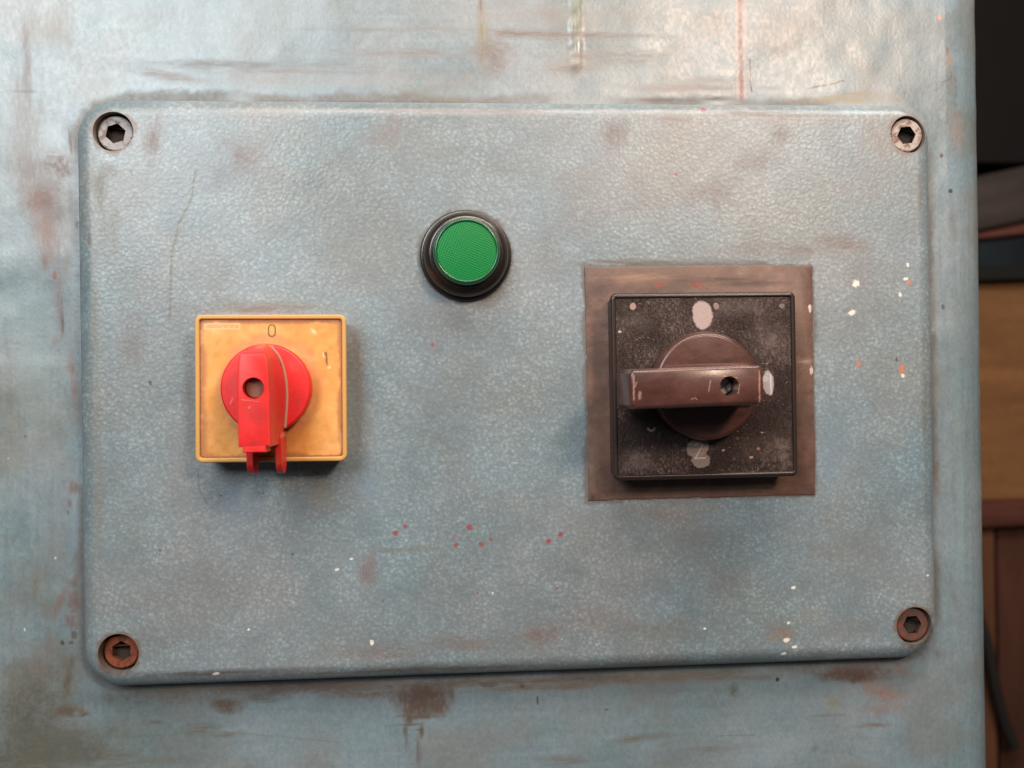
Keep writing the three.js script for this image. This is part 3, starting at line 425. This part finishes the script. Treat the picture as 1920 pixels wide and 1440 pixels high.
  const tabShape = (x0, x1, y0, y1, z0, z1, e) => loft([level([[x0, y0], [x1, y0], [x1, y1], [x0, y1]], z0, e), level([[x0, y0], [x1, y0], [x1, y1], [x0, y1]], z0 + e), level([[x0, y0], [x1, y0], [x1, y1], [x0, y1]], z1 - e), level([[x0, y0], [x1, y0], [x1, y1], [x0, y1]], z1, e)]);
  const tb = tabShape(-3.15, 3.15, -17.6, -15, 25, 32.9, 0.25); hs.uv(tb); mesh('lock_tab', tb, red, h);
  for (const sx of [-1, 1]) {
    const sh = new THREE.Shape(); sh.moveTo(-13, 9.2); sh.lineTo(-22.6, 9.2); sh.quadraticCurveTo(-25.2, 10.6, -24.9, 13.2); sh.quadraticCurveTo(-24.6, 16.8, -22, 17.6); sh.lineTo(-13, 19); sh.closePath();
    const pr = new THREE.ExtrudeGeometry(sh, { depth: 1.5, bevelEnabled: true, bevelSize: 0.22, bevelThickness: 0.22, bevelSegments: 2, curveSegments: 8 });
    pr.applyMatrix4(new THREE.Matrix4().set(0, 0, 1, sx * 4.1 - 0.75, 1, 0, 0, 0, 0, 1, 0, 0, 0, 0, 0, 1)); hs.uv(pr); mesh('prong', pr, red, h);
  }
  const sc = lathe([[2.7, 24], [2.7, 29.6], [2.4, 30.0], [0.4, 30.1], [0.01, 29.7]], 32); mesh('screw', sc, std(0.2, 0.085, 0.055, 0.7), h);
}

// ---------------------------------------------------------------- brown sheet under the black switch
{
  const s = new Sheet(-38, -38, 38, 38, 16);
  s.fill((x, y, o) => {
    const a = fbm(x * 0.09, y * 0.1, 400, 4), b = fbm(x * 0.45, y * 0.5, 405, 3), c = vn(x * 3, y * 3, 408), crease = 0.5 * sst(0.56, 0.75, fbm(x * 0.2, y * 0.3, 410, 4));
    const k = 1 + (b - 0.5) * 0.22 + (c - 0.5) * 0.10; o[0] = (98 + (a - 0.5) * 44 + crease * 20) * k; o[1] = (74 + (a - 0.5) * 32 + crease * 13) * k; o[2] = (64 + (a - 0.5) * 26 + crease * 8) * k; o[3] = 0.4 + b * 0.3 + c * 0.08; o[4] = 0.46 + (b - 0.5) * 0.2;
  });
  s.stains([[-20, 33.5, 14, 2.6, 0, 0x9a7a60, .5, 3], [8, 32.5, 16, 1.1, .04, 0x4c3a32, .8, 3], [-2, 31, 4, 1, 0, 0x8a3c34, .7, 0], [-13, 31, 1.6, .8, 0, 0x8a3c34, .7, 1], [18, 31, 16, 1.2, 0, 0x4c3a32, .7, 3], [33.5, 12, 2, 8, 0, 0x5c4638, .6, 2], [33, -12, 2.5, 9, 0, 0x5a463a, .6, 2], [34, 6, 3, 1, 0, 0xb0a090, .5, 3], [-33, 0, 3, 20, 0, 0x5e4a40, .45, 2], [-34, -25, 3, 10, 0, 0x66564c, .5, 2], [35.8, 23, .5, 1.4, 0, 0xd0c4b4, .9, 1], [36, 3, .6, 1.6, 0, 0xc8bcae, .9, 1], [20, -34, 14, 3, 0, 0x7c6450, .5, 3], [-10, -34.5, 20, 2, 0, 0x54463e, .5, 3]]);
  const out = []; for (let e = 0; e < 4; e++) for (let i = 0; i < 60; i++) { const q = (i / 60 * 2 - 1) * 36.7, w = 36.7 + (fbm(i * 0.09 + e * 50, 3.3, 430, 4) - 0.5) * 0.9 - (hash(i, e, 433) > 0.94 ? 0.35 : 0); out.push([[q, -w], [w, q], [-q, w], [-w, -q]][e]); }
  const g = loft([level(out, 0), level(out, 0.3), level(out, 0.42, 0.15)], 40); s.uv(g);
  const m = mesh('backing_sheet', g, s.material(0.0002), scene); m.position.set(55.85 * MM, 0.55 * MM, 0); m.rotation.z = 0.001;
  m.userData = { label: 'square brown adhesive sheet stuck on the cover under the black switch', category: 'backing sheet' };
}

// ---------------------------------------------------------------- black switch
{
  const t = thing('rotary_switch_001', 'worn black square switch plate with long lever handle and white paint dabs', 'switch', 54.0, -0.6, 4.3, 0.002); t.scale.set(0.987, 0.987, 1);
  const s = new Sheet(-30, -30, 30, 30, 20);
  s.fill((x, y, o) => {
    const a = fbm(x * 0.08, y * 0.08, 500, 3), weave = vn(x * 2.3, y * 1.1, 505) * 0.5 + vn(x * 3.0, y * 2.8, 507) * 0.5, dots = sst(0.80, 0.93, vn(x * 2.2, y * 2.0, 509)), edge = sst(10, 27, Math.max(Math.abs(x + 2), Math.abs(y)));
    const rub = sst(0.36, 0.66, fbm(x * 0.11, y * 0.11, 515, 3)), k = 0.42 * sst(0.45, 0.8, weave) * rub + dots * 0.45 * sst(0.4, 0.65, fbm(x * 0.16, y * 0.16, 513, 2)) + a * 0.1;
    o[0] = 39 + k * 92; o[1] = 29 + k * 78; o[2] = 27 + k * 73; o[3] = 0.35 + weave * 0.25 + dots * 0.15; o[4] = 0.29 + (weave - 0.5) * 0.22 + rub * 0.08;
  });
  s.stains([[22, 14, 6, 8, .3, 0x7a6a66, .5, 0], [24, -20, 6, 7, 0, 0x766660, .5, 0], [-22, -22, 8, 5, 0, 0x6a5c58, .45, 0], [-20, -8, 7, 9, 0, 0x2c2424, .5, 0], [14, -20, 9, 5, .3, 0x4c4030, .5, 0], [-22, 20, 6, 5, 0, 0x5c5450, .4, 0], [12, 24, 10, 3, 0, 0x5c5450, .4, 0]]);
  const dab = (x, y, rx, ry, rot, col, st) => { const ca = Math.cos(rot), sa = Math.sin(rot); s.lay(x - 6, y - 6, x + 6, y + 6, col, (p, q) => { const dx = p - x, dy = q - y, d = Math.hypot((dx * ca + dy * sa) / rx, (-dx * sa + dy * ca) / ry); return st * sst(1.08, 0.9, d + (fbm(p * 0.9, q * 0.9, 530, 3) - 0.5) * 0.3); }, 0.22, 0.5); };
  dab(-0.4, 21.8, 3.3, 4.5, 0.06, [172, 152, 148], 0.95); dab(4.0, 24.6, 0.9, 1.1, 0, [140, 118, 114], 0.9); dab(-22.2, 24.8, 0.95, 1.1, 0, [168, 136, 126], 0.9);
  dab(20.2, 0.4, 1.8, 3.9, 0.06, [160, 150, 150], 0.92); dab(19.2, 1.6, 1.2, 1.0, 0.4, [170, 160, 160], 0.9);
  dab(-2.6, -19.6, 3.4, 2.9, 0.2, [142, 124, 114], 0.9); dab(-1.6, -23.2, 3.0, 2.4, 0, [134, 118, 108], 0.88); dab(-0.6, -18.4, 1.6, 1.8, 0, [146, 128, 118], 0.85);
  for (const [ax, ay, bx, by] of [[-3.4, -18.6, -2.2, -17.6], [-2.2, -17.6, -0.9, -18.4], [-0.9, -18.4, -3.4, -22.6], [-3.4, -22.6, -0.3, -22.5]]) s.lay(-6, -26, 3, -15, [188, 174, 164], (x, y) => { const q = clamp(((x - ax) * (bx - ax) + (y - ay) * (by - ay)) / ((bx - ax) ** 2 + (by - ay) ** 2)); return 0.8 * sst(0.35, 0.12, Math.hypot(x - ax - q * (bx - ax), y - ay - q * (by - ay))); }, 0.05);
  s.lay(19, -5, 23, 6, [192, 184, 184], (x, y) => 0.8 * sst(0.5, 0.1, Math.min(Math.abs(x - 21.0 + y * 0.03) + (Math.abs(y) > 3.2 ? 9 : 0), Math.abs(x - 20.0) + Math.abs(y - 3.3))));
  s.lay(-20, -16, -14, -10, [160, 140, 132], (x, y) => { const d = Math.hypot(x + 17, y + 12.6); return y < -12.7 ? 0.85 * sst(0.55, 0.2, Math.abs(d - 1.1)) : 0; });
  s.stains([[14.5, -27.6, 1.2, .5, .1, 0xd8ccc0, .9, 1], [14.4, -22.6, .6, .4, 0, 0xb89880, .8, 1], [5.6, -20.2, .5, .4, .3, 0xb89880, .8, 1], [16.6, -20, .5, .4, 0, 0xb07860, .8, 1], [18, -15, .5, .3, 0, 0xb89880, .8, 1], [-26.4, 17, .5, .4, 0, 0xc8b8b0, .8, 1], [25, 24.5, 1, .7, .6, 0x9a908c, .6, 1], [-10, 18, .5, .8, .3, 0x8a7a74, .5, 1]]);
  const body = std(0.028, 0.018, 0.015, 0.3), H = 29.25;
  mesh('plate', ringed(H, H - 0.35, 2, [[1.2, -4, 1, 0], [0.5, 5.4, 1, 0.06], [0.05, 5.8, 1, 0], ...bend(0, 6.6, 1.0, 6), [1.15, 7.62, 0, 1], [1.4, 7.5, -0.7, 0.7], [1.65, 7.1, -0.9, 0.4], [1.7, 6.95, -1, 0]], false, true, 8), body, t);
  mesh('face', s.uv(ringed(H - 1.62, H - 1.97, 0.5, [[0, 7.0, 0, 1]], true, false, 5)), s.material(0.00014), t);
  const [ls, lm] = [new Sheet(-32, -20, 20, 20, 16), null];
  ls.fill((x, y, o) => { const a = fbm(x * 0.15, y * 0.3, 560, 3), b = vn(x * 3, y * 3, 565), sc = sst(0.78, 0.9, vn(x * 0.9, y * 4.2, 569)) * 0.1, k = 0.85 + a * 0.35 + b * 0.1 + sc; o[0] = 74 * k; o[1] = 47 * k; o[2] = 41 * k; o[3] = 0.4 + a * 0.2 + b * 0.06; o[4] = 0.3 + (a - 0.5) * 0.2 + sc * 0.2; });
  const scratch = (ax, ay, bx, by, w, col = [176, 140, 126]) => ls.lay(-32, -20, 20, 20, col, (x, y) => { const q = clamp(((x - ax) * (bx - ax) + (y - ay) * (by - ay)) / ((bx - ax) ** 2 + (by - ay) ** 2)); return 0.75 * sst(w * 1.6, w * 0.4, Math.hypot(x - ax - q * (bx - ax), y - ay - q * (by - ay)) + (vn(x * 2, y * 2, 575) - 0.5) * w); });
  scratch(-5.9, -1.4, -5.2, 1.8, 0.12); scratch(-11, -3.4, -9.8, -3.0, 0.18); scratch(-9.8, -3.0, -9.3, -3.5, 0.14); scratch(-27.2, -3.0, -27.0, 3.8, 0.22); scratch(-25.6, -2.6, -25.4, -1.0, 0.4); scratch(8.6, -5, 8.9, 4, 0.2); scratch(-26.8, 0.6, -26.2, 1.8, 0.16); scratch(-20, 5.4, 6, 5.4, 0.14, [150, 112, 100]); scratch(-1.6, 2.9, 2.4, 2.2, 0.12); scratch(3.0, 0.4, 2.6, -2.2, 0.14);
  const lever = ls.material(0.0001);
  const h = new THREE.Group(); h.name = 'lever_handle'; h.position.set(-1.0 * MM, -0.15 * MM, 0); h.rotation.z = 0.016; t.add(h);
  const dg = lathe([[16.0, 7], [16.6, 7.6], [16.6, 12.4], [16.2, 13.6], [15.0, 14.3], [0.01, 14.6]], 80); ls.uv(dg); mesh('disc', dg, lever, h);
  const plan = (x0, x1, hy, z, e, c = 1.2) => level([[x0 + c, -hy], [x1 - c, -hy], [x1, -hy + c], [x1, hy - c], [x1 - c, hy], [x0 + c, hy], [x0, hy - c], [x0, -hy + c]], z, e);
  let g = loft([plan(-28.0, 11.0, 5.9, 13.6, 0.3), plan(-28.0, 11.0, 5.9, 14.2, 0), plan(-28.3, 10.2, 5.6, 34.4, 0), plan(-28.3, 10.2, 5.6, 35.1, 0.3), plan(-28.3, 10.2, 5.6, 35.6, 1.0)], 40);
  g.deleteAttribute('uv'); g = cut(g, [bore(2.75, 28, 40, 0.15, 0, 40)]); ls.uv(g); mesh('lever', g, lever, h);
  const sk = loft([plan(-15.2, 14.6, 6.9, 14.2, 0, 2), plan(-15.2, 14.4, 6.3, 15.6, 0, 2), plan(-15, 13.8, 5.6, 16.4, 0, 2)], 50); ls.uv(sk); mesh('collar', sk, lever, h);
  const scm = std(0.32, 0.31, 0.3, 0.4, { metalness: 0.8 }), head = new THREE.CylinderGeometry(2.3, 2.3, 2, 28).rotateX(Math.PI / 2).translate(0.15, 0, 28.9); head.deleteAttribute('uv');
  mesh('screw', cut(head, [new THREE.BoxGeometry(6, 0.7, 2).rotateZ(0.6).translate(0.15, 0, 30.2), new THREE.BoxGeometry(6, 0.7, 2).rotateZ(0.6 + Math.PI / 2).translate(0.15, 0, 30.2)]), scm, h);
}

// ---------------------------------------------------------------- what stands behind, past the edge of the casing
{
  const rough = (seed, base, amp, fx, fy, ro = 0.7) => { const s = new Sheet(0, -320, 260, 460, 1.2); s.fill((x, y, o) => { const a = fbm(x * fx, y * fy, seed, 4), b = vn(x * 0.9, y * 0.9, seed + 7), k = 1 + (a - 0.5) * amp + (b - 0.5) * 0.12; for (let q = 0; q < 3; q++) o[q] = base[q] * k; o[3] = a * 0.6 + b * 0.2; o[4] = ro + (a - 0.5) * 0.2; }); return s; };
  const slab = (name, label, cat, s, x0, x1, y0, y1, z0, z1, tilt = 0, bev = 2) => {
    const w = (x1 - x0) / 2, hh = (y1 - y0) / 2, g = ringed(w, hh, bev + 0.5, [[0, z0 - z1, 1, 0], ...bend(0, -bev, bev, 3)], true, true, 3); s.uv(g, 130, (y0 + y1) / 2);
    const m = mesh(name, g, s.material(0.0006, { specularIntensity: 0.35 }), scene); m.position.set((x0 + x1) / 2 * MM, (y0 + y1) / 2 * MM, z1 * MM); m.rotation.z = tilt; m.userData = { label, category: cat }; return m;
  };
  const wood = rough(600, [124, 88, 56], 0.35, 0.01, 0.06), dark = rough(610, [13, 10, 10], 0.5, 0.03, 0.03), grey = rough(620, [56, 50, 46], 0.5, 0.02, 0.12, 0.5), navy = rough(630, [25, 33, 38], 0.5, 0.05, 0.05, 0.5), rust = rough(640, [86, 52, 44], 0.5, 0.02, 0.1), black = rough(650, [26, 25, 23], 0.4, 0.02, 0.1), brown = rough(660, [92, 62, 44], 0.5, 0.06, 0.012);
  const wall = slab('back_wall', 'dark wall behind the machine', 'wall', dark, 200, 760, -420, 520, -500, -470); wall.userData.kind = 'structure';
  slab('machine_cabinet', 'black machine cabinet behind the casing above the grey rail', 'cabinet', dark, 300, 640, 166, 480, -470, -424);
  slab('steel_rail', 'grey steel rail sloping behind the casing edge', 'rail', grey, 330, 600, 128, 170, -470, -408, 0.2, 5);
  slab('rust_strip', 'thin dark red strip under the sloping grey rail', 'strip', rust, 330, 600, 114, 132, -470, -414, 0.1, 3);
  slab('blue_bin', 'dark blue steel bin above the tan board', 'bin', navy, 310, 620, 84, 130, -470, -420);
  slab('black_ledge', 'narrow black ledge along the top of the tan board', 'ledge', black, 310, 620, 75.6, 86, -470, -412, 0.02, 2);
  slab('tan_board', 'plain tan wooden board behind the casing', 'board', wood, 310, 620, -94, 76, -470, -422);
  slab('wooden_rail', 'dark reddish wooden rail below the tan board', 'rail', rust, 310, 620, -112, -91, -470, -412, 0.03, 4);
  slab('wooden_post', 'narrow brown wooden post beside the dark wooden cabinet', 'post', brown, 320, 397, -400, -112, -470, -420);
  slab('wooden_cabinet', 'dark brown wooden cabinet below the wooden rail', 'cabinet', rough(670, [74, 48, 38], 0.5, 0.06, 0.012), 401, 640, -400, -113, -470, -424);
  const c = new THREE.CatmullRomCurve3([[372, -150, -416], [386, -205, -413], [391, -235, -412], [398, -262, -412], [405, -280, -412]].map((p) => new THREE.Vector3(...p)));
  const strap = mesh('black_strap', new THREE.TubeGeometry(c, 60, 4, 10), std(0.01, 0.008, 0.007, 0.8), scene); strap.userData = { label: 'black strap hanging before the narrow wooden post', category: 'strap' };
}

// ---------------------------------------------------------------- the two work lamps, out of the picture
LAMPS.forEach(([label, p, aim, w, h, col, k], n) => {
  const t = thing(['work_lamp', 'work_lamp_001', 'strip_lamp'][n], label, 'lamp', p[0], p[1], p[2]);
  t.lookAt(new THREE.Vector3(aim[0] * MM, aim[1] * MM, aim[2] * MM));
  mesh('housing', new THREE.BoxGeometry(w + 30, h + 30, 40).translate(0, 0, -32), std(0.1, 0.1, 0.1, 0.5), t);
  const glow = std(0.8, 0.8, 0.8, 0.6); glow.emissive.setRGB(...col); glow.emissiveIntensity = 1.5;
  mesh('lamp_diffuser', new THREE.BoxGeometry(w, h, 6).translate(0, 0, -9), glow, t);
  const l = new THREE.RectAreaLight(0xffffff, k, w * MM, h * MM); l.color.setRGB(...col); l.position.set(p[0] * MM, p[1] * MM, p[2] * MM); l.lookAt(aim[0] * MM, aim[1] * MM, aim[2] * MM); scene.add(l);
});
renderer.render(scene, camera);
